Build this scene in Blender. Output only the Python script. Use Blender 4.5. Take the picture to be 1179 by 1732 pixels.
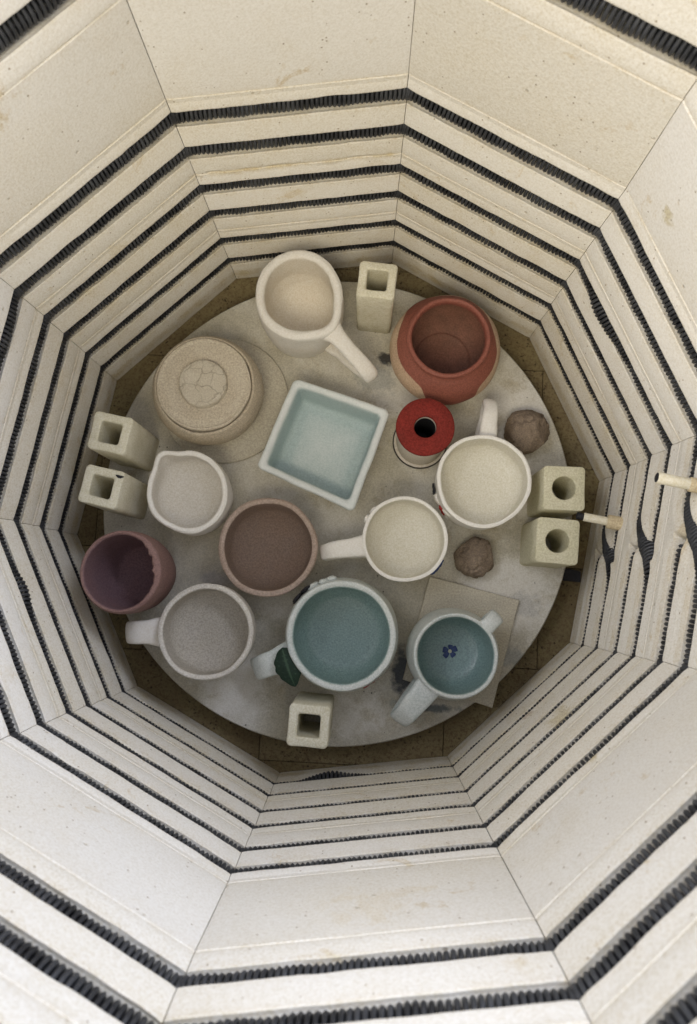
import bpy, bmesh, math, random
import numpy as np
from mathutils import Vector, Matrix, noise

for o in list(bpy.data.objects):
    bpy.data.objects.remove(o)
scene = bpy.context.scene
COL = scene.collection
random.seed(4)

# ------------------------------------------------------------------ camera
cam_d = bpy.data.cameras.new('camera')
cam = bpy.data.objects.new('camera', cam_d)
COL.objects.link(cam)
RX = Vector((0.99866, 0.04860, -0.01774))
RY = Vector((-0.04630, 0.99252, 0.11301))
RZ = Vector((0.02310, -0.11203, 0.99344))
M = Matrix((RX, RY, RZ)).transposed().to_4x4()
M.translation = Vector((0.0326, -0.1010, 0.8175))
cam.matrix_world = M
cam_d.sensor_fit = 'HORIZONTAL'
cam_d.sensor_width = 36.0
cam_d.lens = 36.0 * 1.0903
cam_d.clip_start = 0.01
cam_d.clip_end = 100
cam_d.dof.use_dof = True
cam_d.dof.focus_distance = 0.74
cam_d.dof.aperture_fstop = 14
scene.camera = cam

# ------------------------------------------------------------------ light (indoor: soft room light, a window, added fill lamps, no sun)
world = bpy.data.worlds.new('World')
scene.world = world
world.use_nodes = True
bg = world.node_tree.nodes['Background']
bg.inputs[0].default_value = (0.89, 0.90, 1.0, 1)
bg.inputs[1].default_value = 0.50

def area(name, loc, aim, size, power, col):
    d = bpy.data.lights.new(name, 'AREA')
    d.shape = 'RECTANGLE'
    d.size, d.size_y = size
    d.energy = power
    d.color = col
    o = bpy.data.objects.new(name, d)
    COL.objects.link(o)
    o.location = loc
    o.rotation_euler = (Vector(aim) - Vector(loc)).to_track_quat('-Z', 'Y').to_euler()
    return o
area('window_light', (0.85, 0.80, 1.45), (-0.1, -0.12, 0.2), (0.8, 0.7), 17, (0.77, 0.83, 1.0))
area('warm_fill_light', (-0.15, -0.85, 1.65), (0.05, 0.25, 0.15), (0.8, 0.7), 11, (1.0, 0.88, 0.64))  # added warm fill aimed at the far wall, no known lamp
area('side_fill_light', (-1.00, 0.30, 1.55), (0.25, -0.05, 0.2), (0.8, 0.7), 8, (0.95, 0.95, 1.0))  # added side fill to brighten the upper walls, no known window
vs = scene.view_settings
vs.view_transform = 'Standard'
vs.look = 'None'
vs.exposure = 0.70
vs.gamma = 1.0
vs.use_curve_mapping = False
scene.render.engine = 'CYCLES'
scene.cycles.max_bounces = 8
scene.cycles.diffuse_bounces = 8
scene.cycles.glossy_bounces = 2

# ------------------------------------------------------------------ materials
MATS = {}
class NT:
    def __init__(s, name):
        s.m = bpy.data.materials.new(name)
        s.m.use_nodes = True
        s.t = s.m.node_tree
        s.b = s.t.nodes['Principled BSDF']
        s.out = s.t.nodes['Material Output']
        MATS[name] = s.m
    def n(s, typ, **kw):
        x = s.t.nodes.new(typ)
        for k, v in kw.items():
            setattr(x, k, v)
        return x
    def l(s, a, b):
        s.t.links.new(a, b)
    def co(s, kind='Object'):
        return s.n('ShaderNodeTexCoord').outputs[kind]
    def noise(s, vec, scale, detail=4, rough=0.55, dist=0.0):
        x = s.n('ShaderNodeTexNoise')
        x.inputs['Scale'].default_value = scale
        x.inputs['Detail'].default_value = detail
        x.inputs['Roughness'].default_value = rough
        x.inputs['Distortion'].default_value = dist
        s.l(vec, x.inputs['Vector'])
        return x.outputs['Fac']
    def ramp(s, fac, stops):
        x = s.n('ShaderNodeValToRGB')
        e = x.color_ramp.elements
        while len(e) < len(stops):
            e.new(0.5)
        for k, (p, c) in enumerate(stops):
            e[k].position = p
            e[k].color = (c[0], c[1], c[2], 1) if not isinstance(c, (int, float)) else (c, c, c, 1)
        s.l(fac, x.inputs[0])
        return x.outputs[0]
    def mix(s, fac, a, b, mode='MIX'):
        x = s.n('ShaderNodeMix', data_type='RGBA', blend_type=mode)
        for sock, v in ((x.inputs[0], fac), (x.inputs[6], a), (x.inputs[7], b)):
            if isinstance(v, (int, float)):
                sock.default_value = v
            elif isinstance(v, tuple):
                sock.default_value = (v[0], v[1], v[2], 1)
            else:
                s.l(v, sock)
        return x.outputs[2]
    def math(s, op, a, b=0.0, c=0.0, clamp=False):
        x = s.n('ShaderNodeMath', operation=op, use_clamp=clamp)
        for k, v in enumerate((a, b, c)):
            if isinstance(v, (int, float)):
                x.inputs[k].default_value = v
            else:
                s.l(v, x.inputs[k])
        return x.outputs[0]
    def bump(s, h, strength=0.3, dist=0.001):
        x = s.n('ShaderNodeBump')
        x.inputs['Strength'].default_value = strength
        x.inputs['Distance'].default_value = dist
        s.l(h, x.inputs['Height'])
        s.l(x.outputs[0], s.b.inputs['Normal'])
    def col(s, c):
        if isinstance(c, tuple):
            s.b.inputs['Base Color'].default_value = (c[0], c[1], c[2], 1)
        else:
            s.l(c, s.b.inputs['Base Color'])
    def rough(s, v, spec=None):
        s.b.inputs['Roughness'].default_value = v
        if spec is not None:
            s.b.inputs['Specular IOR Level'].default_value = spec

def pos(n):
    return n.n('ShaderNodeNewGeometry').outputs['Position']

def speck(n, v, scale, thr, width=0.03):
    """small irregular dots: 1 inside a dot"""
    x = n.n('ShaderNodeTexVoronoi')
    x.inputs['Scale'].default_value = scale
    n.l(v, x.inputs['Vector'])
    return n.ramp(x.outputs['Distance'], [(max(thr - width, 0), 1.0), (thr, 0.0)]), x.outputs['Color']

# insulating firebrick
n = NT('firebrick')
P = pos(n)
rnd = n.n('ShaderNodeObjectInfo').outputs['Random']
c = n.ramp(rnd, [(0.0, (0.72, 0.685, 0.605)), (0.5, (0.75, 0.72, 0.65)), (1.0, (0.785, 0.76, 0.705))])
big = n.noise(P, 9, 4, 0.6)
c = n.mix(n.ramp(big, [(0.45, 0.0), (0.8, 0.4)]), c, (0.68, 0.61, 0.47))
stain = n.noise(P, 26, 6, 0.7, 0.6)
c = n.mix(n.ramp(stain, [(0.62, 0.0), (0.70, 0.6)]), c, (0.52, 0.40, 0.23))
for (x, y, z, rad, colr, amt) in ((0.1999, -0.2036, 0.2641, 0.011, (0.50, 0.42, 0.24), 0.85), (0.2115, -0.1922, 0.1323, 0.016, (0.50, 0.42, 0.26), 0.6), (0.198, -0.2054, 0.062, 0.010, (0.40, 0.30, 0.24), 0.6),
                                 (0.2318, 0.1745, 0.3122, 0.008, (0.48, 0.40, 0.24), 0.7), (0.0559, -0.2801, 0.3438, 0.030, (0.68, 0.59, 0.43), 0.4), (-0.2050, 0.1990, 0.160, 0.014, (0.56, 0.47, 0.31), 0.4), (0.2819, -0.044, 0.2176, 0.016, (0.52, 0.40, 0.25), 0.5)):
    vd = n.n('ShaderNodeVectorMath', operation='DISTANCE'); n.l(P, vd.inputs[0]); vd.inputs[1].default_value = (x, y, z)
    dd_ = n.math('ADD', n.math('DIVIDE', vd.outputs['Value'], rad), n.math('MULTIPLY', n.math('SUBTRACT', stain, 0.5), 5.0))
    c = n.mix(n.ramp(dd_, [(0.55, amt), (1.0, 0.0)]), c, colr)
at = n.n('ShaderNodeAttribute', attribute_name='wear_shade').outputs['Fac']  # worn edges, plus the warm dimness of the pit as a tint
wv = n.math('MULTIPLY', at, n.ramp(n.noise(P, 60, 5, 0.65), [(0.32, 0.1), (0.62, 0.9)]))
c = n.mix(n.math('MULTIPLY', wv, 0.75), c, (0.57, 0.475, 0.31))
grain = n.noise(P, 560, 2, 0.8)
c = n.mix(0.34, c, n.ramp(grain, [(0.3, (0.25, 0.22, 0.18)), (0.6, (0.9, 0.88, 0.82))]), 'OVERLAY')
sp, sc = speck(n, P, 230, 0.18)
keep = n.ramp(sc, [(0.76, 0.0), (0.82, 1.0)])
pits = n.math('MULTIPLY', sp, keep)
c = n.mix(n.math('MULTIPLY', pits, 0.75), c, (0.30, 0.22, 0.13))
sp2, sc2 = speck(n, P, 75, 0.13, 0.07)
dents = n.math('MULTIPLY', sp2, n.ramp(n.math('ADD', sc2, n.math('MULTIPLY', n.math('SUBTRACT', n.noise(P, 240, 2), 0.5), 0.8)), [(0.74, 0.0), (0.80, 1.0)]))
c = n.mix(n.math('MULTIPLY', dents, 0.45), c, (0.42, 0.33, 0.20))
pits = n.math('ADD', pits, dents)
n.col(c); n.rough(0.92, 0.15)
h = n.math('ADD', n.math('MULTIPLY', n.noise(P, 420, 2, 0.6), 0.6), n.math('MULTIPLY', pits, -1.2))
n.bump(h, 0.45, 0.0012)

# kiln floor brick: tan, iron-spotted
n = NT('floor_brick')
P = pos(n)
rnd = n.n('ShaderNodeObjectInfo').outputs['Random']
c = n.mix(n.ramp(n.noise(P, 14, 5, 0.65), [(0.35, 0.0), (0.7, 1.0)]), (0.225, 0.185, 0.095), (0.135, 0.10, 0.052))
c = n.mix(n.math('MULTIPLY', rnd, 0.3), c, (0.36, 0.30, 0.18))
c = n.mix(n.ramp(n.noise(P, 330, 3, 0.75), [(0.46, 0.0), (0.68, 0.8)]), c, (0.10, 0.068, 0.04))
Wp = n.n('ShaderNodeVectorMath', operation='ADD')
Wn = n.n('ShaderNodeTexNoise'); Wn.inputs['Scale'].default_value = 160; n.l(P, Wn.inputs['Vector'])
Ws = n.n('ShaderNodeVectorMath', operation='SCALE'); Ws.inputs['Scale'].default_value = 0.006; n.l(Wn.outputs['Color'], Ws.inputs[0])
n.l(P, Wp.inputs[0]); n.l(Ws.outputs[0], Wp.inputs[1])
sp, sc = speck(n, Wp.outputs[0], 240, 0.42, 0.3)
k = n.math('MULTIPLY', sp, n.ramp(n.math('ADD', sc, n.math('MULTIPLY', n.math('SUBTRACT', n.noise(P, 25, 2), 0.5), 1.0)), [(0.62, 0.0), (0.75, 0.95)]))
c = n.mix(k, c, (0.035, 0.025, 0.02))
n.col(c); n.rough(0.95, 0.1)
n.bump(n.noise(P, 350, 4, 0.7), 0.6, 0.0015)

# heating element wire
n = NT('element_wire')
P = pos(n)
c = n.ramp(n.noise(P, 60, 3), [(0.3, (0.02, 0.021, 0.024)), (0.7, (0.08, 0.084, 0.092))])
n.col(c); n.rough(0.48, 0.5); n.b.inputs['Metallic'].default_value = 0.2

n = NT('jacket_steel')
n.col((0.02, 0.018, 0.016)); n.rough(0.7)

# kiln shelf with flaking white wash, stains of glaze
n = NT('shelf')
P = pos(n)
c = n.mix(n.ramp(n.noise(P, 11, 5, 0.6, 0.4), [(0.40, 0.0), (0.62, 1.0)]), (0.44, 0.415, 0.34), (0.60, 0.58, 0.52))
sep = n.n('ShaderNodeSeparateXYZ'); n.l(P, sep.inputs[0])
def blob(n, P, x, y, rx, ry, wob=0.6, sc=55, rot=0.0):
    mp = n.n('ShaderNodeMapping', vector_type='TEXTURE')
    mp.inputs['Location'].default_value = (x, y, -0.018)
    mp.inputs['Rotation'].default_value = (0, 0, rot)
    mp.inputs['Scale'].default_value = (rx, ry, 1)
    n.l(P, mp.inputs['Vector'])
    ln = n.n('ShaderNodeVectorMath', operation='LENGTH'); n.l(mp.outputs[0], ln.inputs[0])
    d = n.math('ADD', ln.outputs['Value'], n.math('MULTIPLY', n.math('SUBTRACT', n.noise(P, sc, 5, 0.65), 0.5), wob * 3))
    return n.ramp(d, [(0.55, 1.0), (1.0, 0.0)])
for x, y, rx, ry in ((0.205, 0.03, .055, .045), (0.19, -0.09, .06, .05), (0.20, 0.115, .04, .05), (0.03, -0.225, .05, .03), (0.06, 0.135, .05, .04), (-0.1, -0.2, .05, .04)):
    c = n.mix(n.math('MULTIPLY', blob(n, P, x, y, rx, ry), 0.75), c, (0.70, 0.68, 0.63))
c = n.mix(n.math('MULTIPLY', n.ramp(n.noise(P, 38, 6, 0.7), [(0.55, 0.0), (0.72, 0.6)]), 1.0), c, (0.34, 0.29, 0.19))
for x, y, rx, ry, col, a in ((0.079, -0.178, .012, .034, (0.03, 0.045, 0.07), 0.85), (0.112, -0.214, .038, .006, (0.05, 0.08, 0.11), 0.75), (0.086, -0.212, .02, .012, (0.12, 0.2, 0.22), 0.6),
                       (0.049, 0.170, .012, .009, (0.03, 0.03, 0.035), 0.9), (0.035, 0.145, .03, .02, (0.22, 0.25, 0.27), 0.5), (-0.127, -0.09, .02, .012, (0.3, 0.3, 0.36), 0.4),
                       (0.19, -0.155, .03, .015, (0.22, 0.25, 0.28), 0.45), (0.205, -0.1, .03, .016, (0.30, 0.31, 0.32), 0.4), (-0.05, -0.14, .03, .02, (0.30, 0.28, 0.2), 0.4), (-0.035, -0.215, .012, .03, (0.22, 0.22, 0.2), 0.35)):
    c = n.mix(n.math('MULTIPLY', blob(n, P, x, y, rx, ry, 0.55, 90), a), c, col)
sp, sc = speck(n, P, 120, 0.13, 0.06)
k = n.math('MULTIPLY', sp, n.ramp(sc, [(0.74, 0.0), (0.78, 0.9)]))
c = n.mix(k, c, (0.05, 0.05, 0.05))
c = n.mix(0.3, c, n.ramp(n.noise(P, 700, 2, 0.6), [(0.3, (0.25, 0.23, 0.2)), (0.65, (0.85, 0.83, 0.78))]), 'OVERLAY')
n.col(c); n.rough(0.85, 0.2)
n.bump(n.math('ADD', n.noise(P, 300, 2, 0.65), n.math('MULTIPLY', n.noise(P, 22, 2, 0.6), 2.0)), 0.35, 0.001)

def ceramic(name, outer, inner, rough=0.7, grain=0.27, mott=0.25, mottcol=None, spec=0.3, scale=500, edge=(0.45, 0.55), wob=0.0):
    """outer / inner colour by the painted glaze coverage 'glz' (0 clay, 1 glaze)"""
    n = NT(name)
    P = n.co('Object')
    g = n.n('ShaderNodeAttribute', attribute_name='glz').outputs['Fac']
    if wob:
        g = n.math('ADD', g, n.math('MULTIPLY', n.math('SUBTRACT', n.noise(P, 120, 4, 0.6), 0.5), wob))
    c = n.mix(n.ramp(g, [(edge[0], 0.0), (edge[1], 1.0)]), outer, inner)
    mc = mottcol or tuple(0.72 * v for v in outer)
    c = n.mix(n.math('MULTIPLY', n.ramp(n.noise(P, 38, 5, 0.6, 0.3), [(0.42, 0.0), (0.72, 1.0)]), mott), c, mc)
    c = n.mix(grain, c, n.ramp(n.noise(P, scale * 1.1, 2, 0.8), [(0.34, (0.12, 0.12, 0.12)), (0.66, (0.9, 0.9, 0.9))]), 'OVERLAY')
    sp, sc = speck(n, P, 330, 0.16, 0.06)
    k = n.math('MULTIPLY', sp, n.ramp(sc, [(0.86, 0.0), (0.88, 0.55)]))
    c = n.mix(k, c, tuple(0.35 * v for v in outer))
    n.col(c); n.rough(rough, spec)
    n.bump(n.math('ADD', n.noise(P, scale, 1, 0.6), n.math('MULTIPLY', n.noise(P, 70, 1), 2.0)), 0.28, 0.0008)
    return n.m

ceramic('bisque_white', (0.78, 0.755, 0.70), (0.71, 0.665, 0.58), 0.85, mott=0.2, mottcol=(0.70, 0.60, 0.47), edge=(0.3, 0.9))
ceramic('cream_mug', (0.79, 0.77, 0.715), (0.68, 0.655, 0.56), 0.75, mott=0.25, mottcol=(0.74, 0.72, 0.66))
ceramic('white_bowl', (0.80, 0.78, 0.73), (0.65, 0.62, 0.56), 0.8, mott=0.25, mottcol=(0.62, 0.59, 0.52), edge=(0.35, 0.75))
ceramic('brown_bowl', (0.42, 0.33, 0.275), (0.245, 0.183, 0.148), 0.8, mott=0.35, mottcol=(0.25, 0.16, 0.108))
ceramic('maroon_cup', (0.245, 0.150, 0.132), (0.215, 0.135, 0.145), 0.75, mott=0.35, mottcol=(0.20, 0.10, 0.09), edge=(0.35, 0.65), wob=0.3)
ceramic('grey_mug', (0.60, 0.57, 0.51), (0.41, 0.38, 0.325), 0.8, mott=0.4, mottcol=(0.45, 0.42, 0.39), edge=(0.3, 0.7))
ceramic('teal_mug', (0.60, 0.635, 0.605), (0.27, 0.375, 0.356), 0.36, mott=0.25, mottcol=(0.30, 0.42, 0.42), spec=0.4, edge=(0.35, 0.65))
ceramic('teal_cup', (0.60, 0.635, 0.61), (0.24, 0.34, 0.328), 0.30, mott=0.25, mottcol=(0.24, 0.36, 0.38), spec=0.45, edge=(0.35, 0.65))
ceramic('blue_dish', (0.70, 0.735, 0.725), (0.43, 0.525, 0.525), 0.5, grain=0.16, mott=0.35, mottcol=(0.47, 0.56, 0.55), edge=(0.25, 0.8), wob=0.25)
ceramic('red_jar', (0.56, 0.42, 0.29), (0.245, 0.083, 0.058), 0.6, mott=0.3, mottcol=(0.26, 0.085, 0.06), edge=(0.47, 0.53), wob=0.08)
ceramic('red_jar_inside', (0.25, 0.118, 0.082), (0.25, 0.118, 0.082), 0.8, mott=0.6, mottcol=(0.15, 0.085, 0.062))
ceramic('stoneware', (0.50, 0.435, 0.335), (0.55, 0.49, 0.39), 0.8, mott=0.4, mottcol=(0.42, 0.34, 0.24), grain=0.3)
ceramic('post_cream', (0.68, 0.65, 0.52), (0.68, 0.65, 0.52), 0.85, mott=0.45, mottcol=(0.46, 0.42, 0.27))
ceramic('post_yellow', (0.62, 0.59, 0.435), (0.62, 0.59, 0.435), 0.85, mott=0.4, mottcol=(0.42, 0.40, 0.22))
ceramic('spool_red', (0.20, 0.022, 0.016), (0.20, 0.022, 0.016), 0.85, mott=0.6, mottcol=(0.13, 0.02, 0.014), grain=0.4)
ceramic('spool_white', (0.66, 0.61, 0.53), (0.66, 0.61, 0.53), 0.8)
ceramic('dark_line', (0.045, 0.04, 0.035), (0.045, 0.04, 0.035), 0.7)
ceramic('clay_brown', (0.25, 0.195, 0.145), (0.25, 0.195, 0.145), 0.9, mott=0.6, mottcol=(0.115, 0.085, 0.065), grain=0.35)
ceramic('tile', (0.56, 0.52, 0.42), (0.56, 0.52, 0.42), 0.85, mott=0.4, mottcol=(0.48, 0.42, 0.32))
ceramic('tube_cream', (0.74, 0.69, 0.54), (0.74, 0.69, 0.54), 0.8)
ceramic('tube_tan', (0.58, 0.48, 0.31), (0.58, 0.48, 0.31), 0.85)
ceramic('leaf_green', (0.012, 0.030, 0.018), (0.045, 0.085, 0.05), 0.6, mott=0.3, edge=(0.2, 0.8))
ceramic('flower_blue', (0.035, 0.055, 0.15), (0.035, 0.055, 0.15), 0.6, mott=0.7, mottcol=(0.12, 0.17, 0.30))
ceramic('flower_pale', (0.55, 0.55, 0.40), (0.55, 0.55, 0.40), 0.6)
ceramic('red_paint', (0.33, 0.035, 0.03), (0.33, 0.035, 0.03), 0.6)
ceramic('black_paint_shade', (0.02, 0.02, 0.024), (0.02, 0.02, 0.024), 0.6)  # black paint; also the shade put inside spool hole and tube ends

# crackled knob of the lidded jar
n = NT('crackle')
P = n.co('Object')
vo = n.n('ShaderNodeTexVoronoi', feature='DISTANCE_TO_EDGE')
vo.inputs['Scale'].default_value = 56
wn = n.n('ShaderNodeVectorMath', operation='ADD')
nz = n.n('ShaderNodeTexNoise'); nz.inputs['Scale'].default_value = 90; n.l(P, nz.inputs['Vector'])
sc_ = n.n('ShaderNodeVectorMath', operation='SCALE'); sc_.inputs['Scale'].default_value = 0.009; n.l(nz.outputs['Color'], sc_.inputs[0])
n.l(P, wn.inputs[0]); n.l(sc_.outputs[0], wn.inputs[1]); n.l(wn.outputs[0], vo.inputs['Vector'])
cr = n.ramp(vo.outputs['Distance'], [(0.012, 1.0), (0.035, 0.0)])
cr = n.math('MULTIPLY', cr, n.ramp(n.noise(P, 45, 2), [(0.38, 0.15), (0.5, 1.0)]))
c = n.mix(n.ramp(n.noise(P, 60, 4), [(0.4, 0.0), (0.7, 0.5)]), (0.56, 0.51, 0.42), (0.46, 0.40, 0.30))
c = n.mix(0.25, c, n.ramp(n.noise(P, 800, 2), [(0.3, 0.2), (0.66, 0.85)]), 'OVERLAY')
c = n.mix(n.math('MULTIPLY', cr, 0.32), c, (0.19, 0.16, 0.12))
n.col(c); n.rough(0.8, 0.2)
n.bump(n.math('SUBTRACT', n.noise(P, 400, 3), n.math('MULTIPLY', cr, 3.0)), 0.4, 0.001)

# ------------------------------------------------------------------ helpers
def link(name, me, mat, parent=None, loc=None):
    o = bpy.data.objects.new(name, me)
    COL.objects.link(o)
    if mat and not me.materials:
        me.materials.append(MATS[mat])
    if parent:
        o.parent = parent
    if loc is not None:
        o.location = loc
    return o

def thing(name, label, cat, loc=(0, 0, 0), group=None):
    o = bpy.data.objects.new(name, None)
    o.empty_display_size = 0.02
    COL.objects.link(o)
    o.location = loc
    tag(o, label, cat, group)
    return o

def tag(o, label, cat, group=None):
    o['label'] = label
    o['category'] = cat
    if group:
        o['group'] = group

def mesh(name, verts, faces, smooth=40, glz=None, attr='glz'):
    me = bpy.data.meshes.new(name)
    me.from_pydata([tuple(v) for v in verts], [], faces)
    me.validate()
    me.update()
    if glz is not None:
        a = me.attributes.new(attr, 'FLOAT', 'POINT')
        a.data.foreach_set('value', np.asarray(glz, dtype=np.float32))
    bm = bmesh.new(); bm.from_mesh(me)
    bmesh.ops.recalc_face_normals(bm, faces=bm.faces)
    bm.to_mesh(me); bm.free()
    if smooth:
        me.polygons.foreach_set('use_smooth', [True] * len(me.polygons))
        me.set_sharp_from_angle(angle=math.radians(smooth))
    return me

def fbm(v, s, seed=0.0):
    return noise.noise(Vector((v[0] * s + seed, v[1] * s - seed, v[2] * s + 2 * seed)))

def dense(profile, k=4):
    """Catmull-Rom through profile rows (r, z, g)"""
    P = [np.array(q, float) for q in profile]
    out = []
    for i in range(len(P) - 1):
        p0, p1, p2, p3 = P[max(i - 1, 0)], P[i], P[i + 1], P[min(i + 2, len(P) - 1)]
        if np.hypot(*(p2 - p1)[:2]) < 0.002:
            kk = 2
        else:
            kk = k
        for j in range(kk):
            t = j / kk
            q = 0.5 * ((2 * p1) + (-p0 + p2) * t + (2 * p0 - 5 * p1 + 4 * p2 - p3) * t * t + (-p0 + 3 * p1 - 3 * p2 + p3) * t ** 3)
            q[2] = p1[2] + (p2[2] - p1[2]) * t
            out.append(q)
    out.append(P[-1])
    return out

def lathe(profile, seg=88, shape=None, wob=0.0006, seed=0.0, k=4, gfun=None, smooth=50, rings=0.00022):
    rows = dense(profile, k) if k > 1 else [np.array(q, float) for q in profile]
    V, F, G = [], [], []
    for (r, z, g) in rows:
        for j in range(seg):
            a = 2 * math.pi * j / seg
            rr, zz = max(r, 0.00005), z
            if shape:
                rr, zz = shape(rr, zz, a)
            x, y = rr * math.cos(a), rr * math.sin(a)
            if rings:
                zz += rings * math.sin((rr - zz) * 1150 + a + 1.5 * math.sin(seed + zz * 90)) * min(1, rr / 0.008)
            d = wob * fbm((x, y, zz), 35, seed) + 0.35 * wob * fbm((x, y, zz), 110, seed)
            fac = (rr + d * min(1, rr / 0.01)) / rr
            V.append((x * fac, y * fac, zz + 0.6 * wob * fbm((x, y, zz), 28, seed + 9)))
            G.append(gfun(rr, zz, a, g) if gfun else g)
    for i in range(len(rows) - 1):
        for j in range(seg):
            F.append((i * seg + j, i * seg + (j + 1) % seg, (i + 1) * seg + (j + 1) % seg, (i + 1) * seg + j))
    n0 = (len(rows) - 1) * seg
    if rows[0][0] < 0.001:
        F.append(tuple(range(seg - 1, -1, -1)))
    if rows[-1][0] < 0.001:
        F.append(tuple(range(n0, n0 + seg)))
    return mesh('lathe', V, F, smooth, G)

def smoothpath(pts, k=8):
    P = [np.array(q, float) for q in pts]
    out = []
    for i in range(len(P) - 1):
        p0, p1, p2, p3 = P[max(i - 1, 0)], P[i], P[i + 1], P[min(i + 2, len(P) - 1)]
        for j in range(k):
            t = j / k
            out.append(0.5 * ((2 * p1) + (-p0 + p2) * t + (2 * p0 - 5 * p1 + 4 * p2 - p3) * t * t + (-p0 + 3 * p1 - 3 * p2 + p3) * t ** 3))
    out.append(P[-1])
    return out

def sweep(pts, width, thick, side, power=3.0, seg=20, k=8, seed=0.0, wob=0.0006, g=0.0):
    """strap of rounded section along a path; side = horizontal width direction; width/thick may be lists per control point"""
    path = smoothpath(pts, k)
    nP = len(path)
    def val(v, i):
        if isinstance(v, (int, float)):
            return v
        t = i / (nP - 1) * (len(v) - 1)
        a = min(int(t), len(v) - 2)
        return v[a] + (v[a + 1] - v[a]) * (t - a)
    S = Vector(side).normalized()
    V, F = [], []
    for i, q in enumerate(path):
        T = Vector(path[min(i + 1, nP - 1)] - path[max(i - 1, 0)]).normalized()
        Nn = T.cross(S).normalized()
        for j in range(seg):
            a = 2 * math.pi * j / seg
            ca, sa = math.cos(a), math.sin(a)
            e = 2 / power
            u = math.copysign(abs(ca) ** e, ca) * val(width, i) / 2
            w = math.copysign(abs(sa) ** e, sa) * val(thick, i) / 2
            v = Vector(q) + S * u + Nn * w
            d = wob * fbm(v, 60, seed)
            v += (S * ca + Nn * sa) * d
            V.append(v)
    for i in range(nP - 1):
        for j in range(seg):
            F.append((i * seg + j, i * seg + (j + 1) % seg, (i + 1) * seg + (j + 1) % seg, (i + 1) * seg + j))
    F.append(tuple(range(seg)))
    F.append(tuple(range((nP - 1) * seg, nP * seg)))
    return mesh('strap', V, F, 50, [g] * len(V))

def loft(loops, glz=None, cap0=True, cap1=True, smooth=40):
    m = len(loops[0])
    V = [v for lp in loops for v in lp]
    F = []
    for i in range(len(loops) - 1):
        for j in range(m):
            F.append((i * m + j, i * m + (j + 1) % m, (i + 1) * m + (j + 1) % m, (i + 1) * m + j))
    if cap0:
        F.append(tuple(range(m)))
    if cap1:
        F.append(tuple(range((len(loops) - 1) * m, len(loops) * m)))
    G = None
    if glz is not None:
        G = [g for g in glz for _ in range(m)]
    return mesh('loft', V, F, smooth, G)

def rrect(hx, hy, rad, z, cs=6, es=6):
    """rounded rectangle loop"""
    pts = []
    cor = [(hx - rad, hy - rad, 0), (-hx + rad, hy - rad, 90), (-hx + rad, -hy + rad, 180), (hx - rad, -hy + rad, 270)]
    for k, (cx, cy, a0) in enumerate(cor):
        arc = [(cx + rad * math.cos(math.radians(a0 + 90 * t / cs)), cy + rad * math.sin(math.radians(a0 + 90 * t / cs))) for t in range(cs + 1)]
        pts += arc
        nx, ny, na = cor[(k + 1) % 4]
        s = arc[-1]
        e = (nx + rad * math.cos(math.radians(na)), ny + rad * math.sin(math.radians(na)))
        if k == 3:
            e = (cor[0][0] + rad, cor[0][1])
        for t in range(1, es):
            pts.append((s[0] + (e[0] - s[0]) * t / es, s[1] + (e[1] - s[1]) * t / es))
    return [(x, y, z) for x, y in pts]

# ------------------------------------------------------------------ the kiln
R0 = 0.3
ROT = math.radians(116.536)
AP = R0 * math.cos(math.pi / 10)
SIDE = 2 * R0 * math.sin(math.pi / 10)
TAN = math.tan(math.pi / 10)
FLOOR = -0.047
PER = 0.1045
def vdir(i):
    a = ROT - i * math.pi / 5
    return Vector((math.cos(a), math.sin(a), 0))
def frame(i):
    a = vdir(i); b = vdir(i + 1)
    nrm = ((a + b) / 2).normalized()       # outward
    tan = (b - a).normalized()             # from corner i to corner i+1
    return nrm, tan

kiln = thing('kiln', 'open ten-sided electric kiln of cream firebrick with dark coiled elements, seen from above', 'kiln', (0, 0, FLOOR))
def kpart(name, me, mat, loc=None, parent=None):
    """part of the kiln, given in world coordinates"""
    o = link(name, me, mat, parent or kiln)
    base = Vector((0, 0, FLOOR)) if parent is None else Vector((0, 0, FLOOR)) + parent.location
    o.location = Vector(loc) - base if loc is not None else -base
    return o

GAP = 0.0003
THICK = 0.064
def lipnoise(p, seed):
    a = fbm(p, 45, seed) * 0.5 + fbm(p, 130, seed + 3) * 0.35 + fbm(p, 300, seed + 5) * 0.25
    chip = max(0.0, fbm(p, 26, seed + 11) - 0.36) * 3.0
    return a, chip

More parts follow.
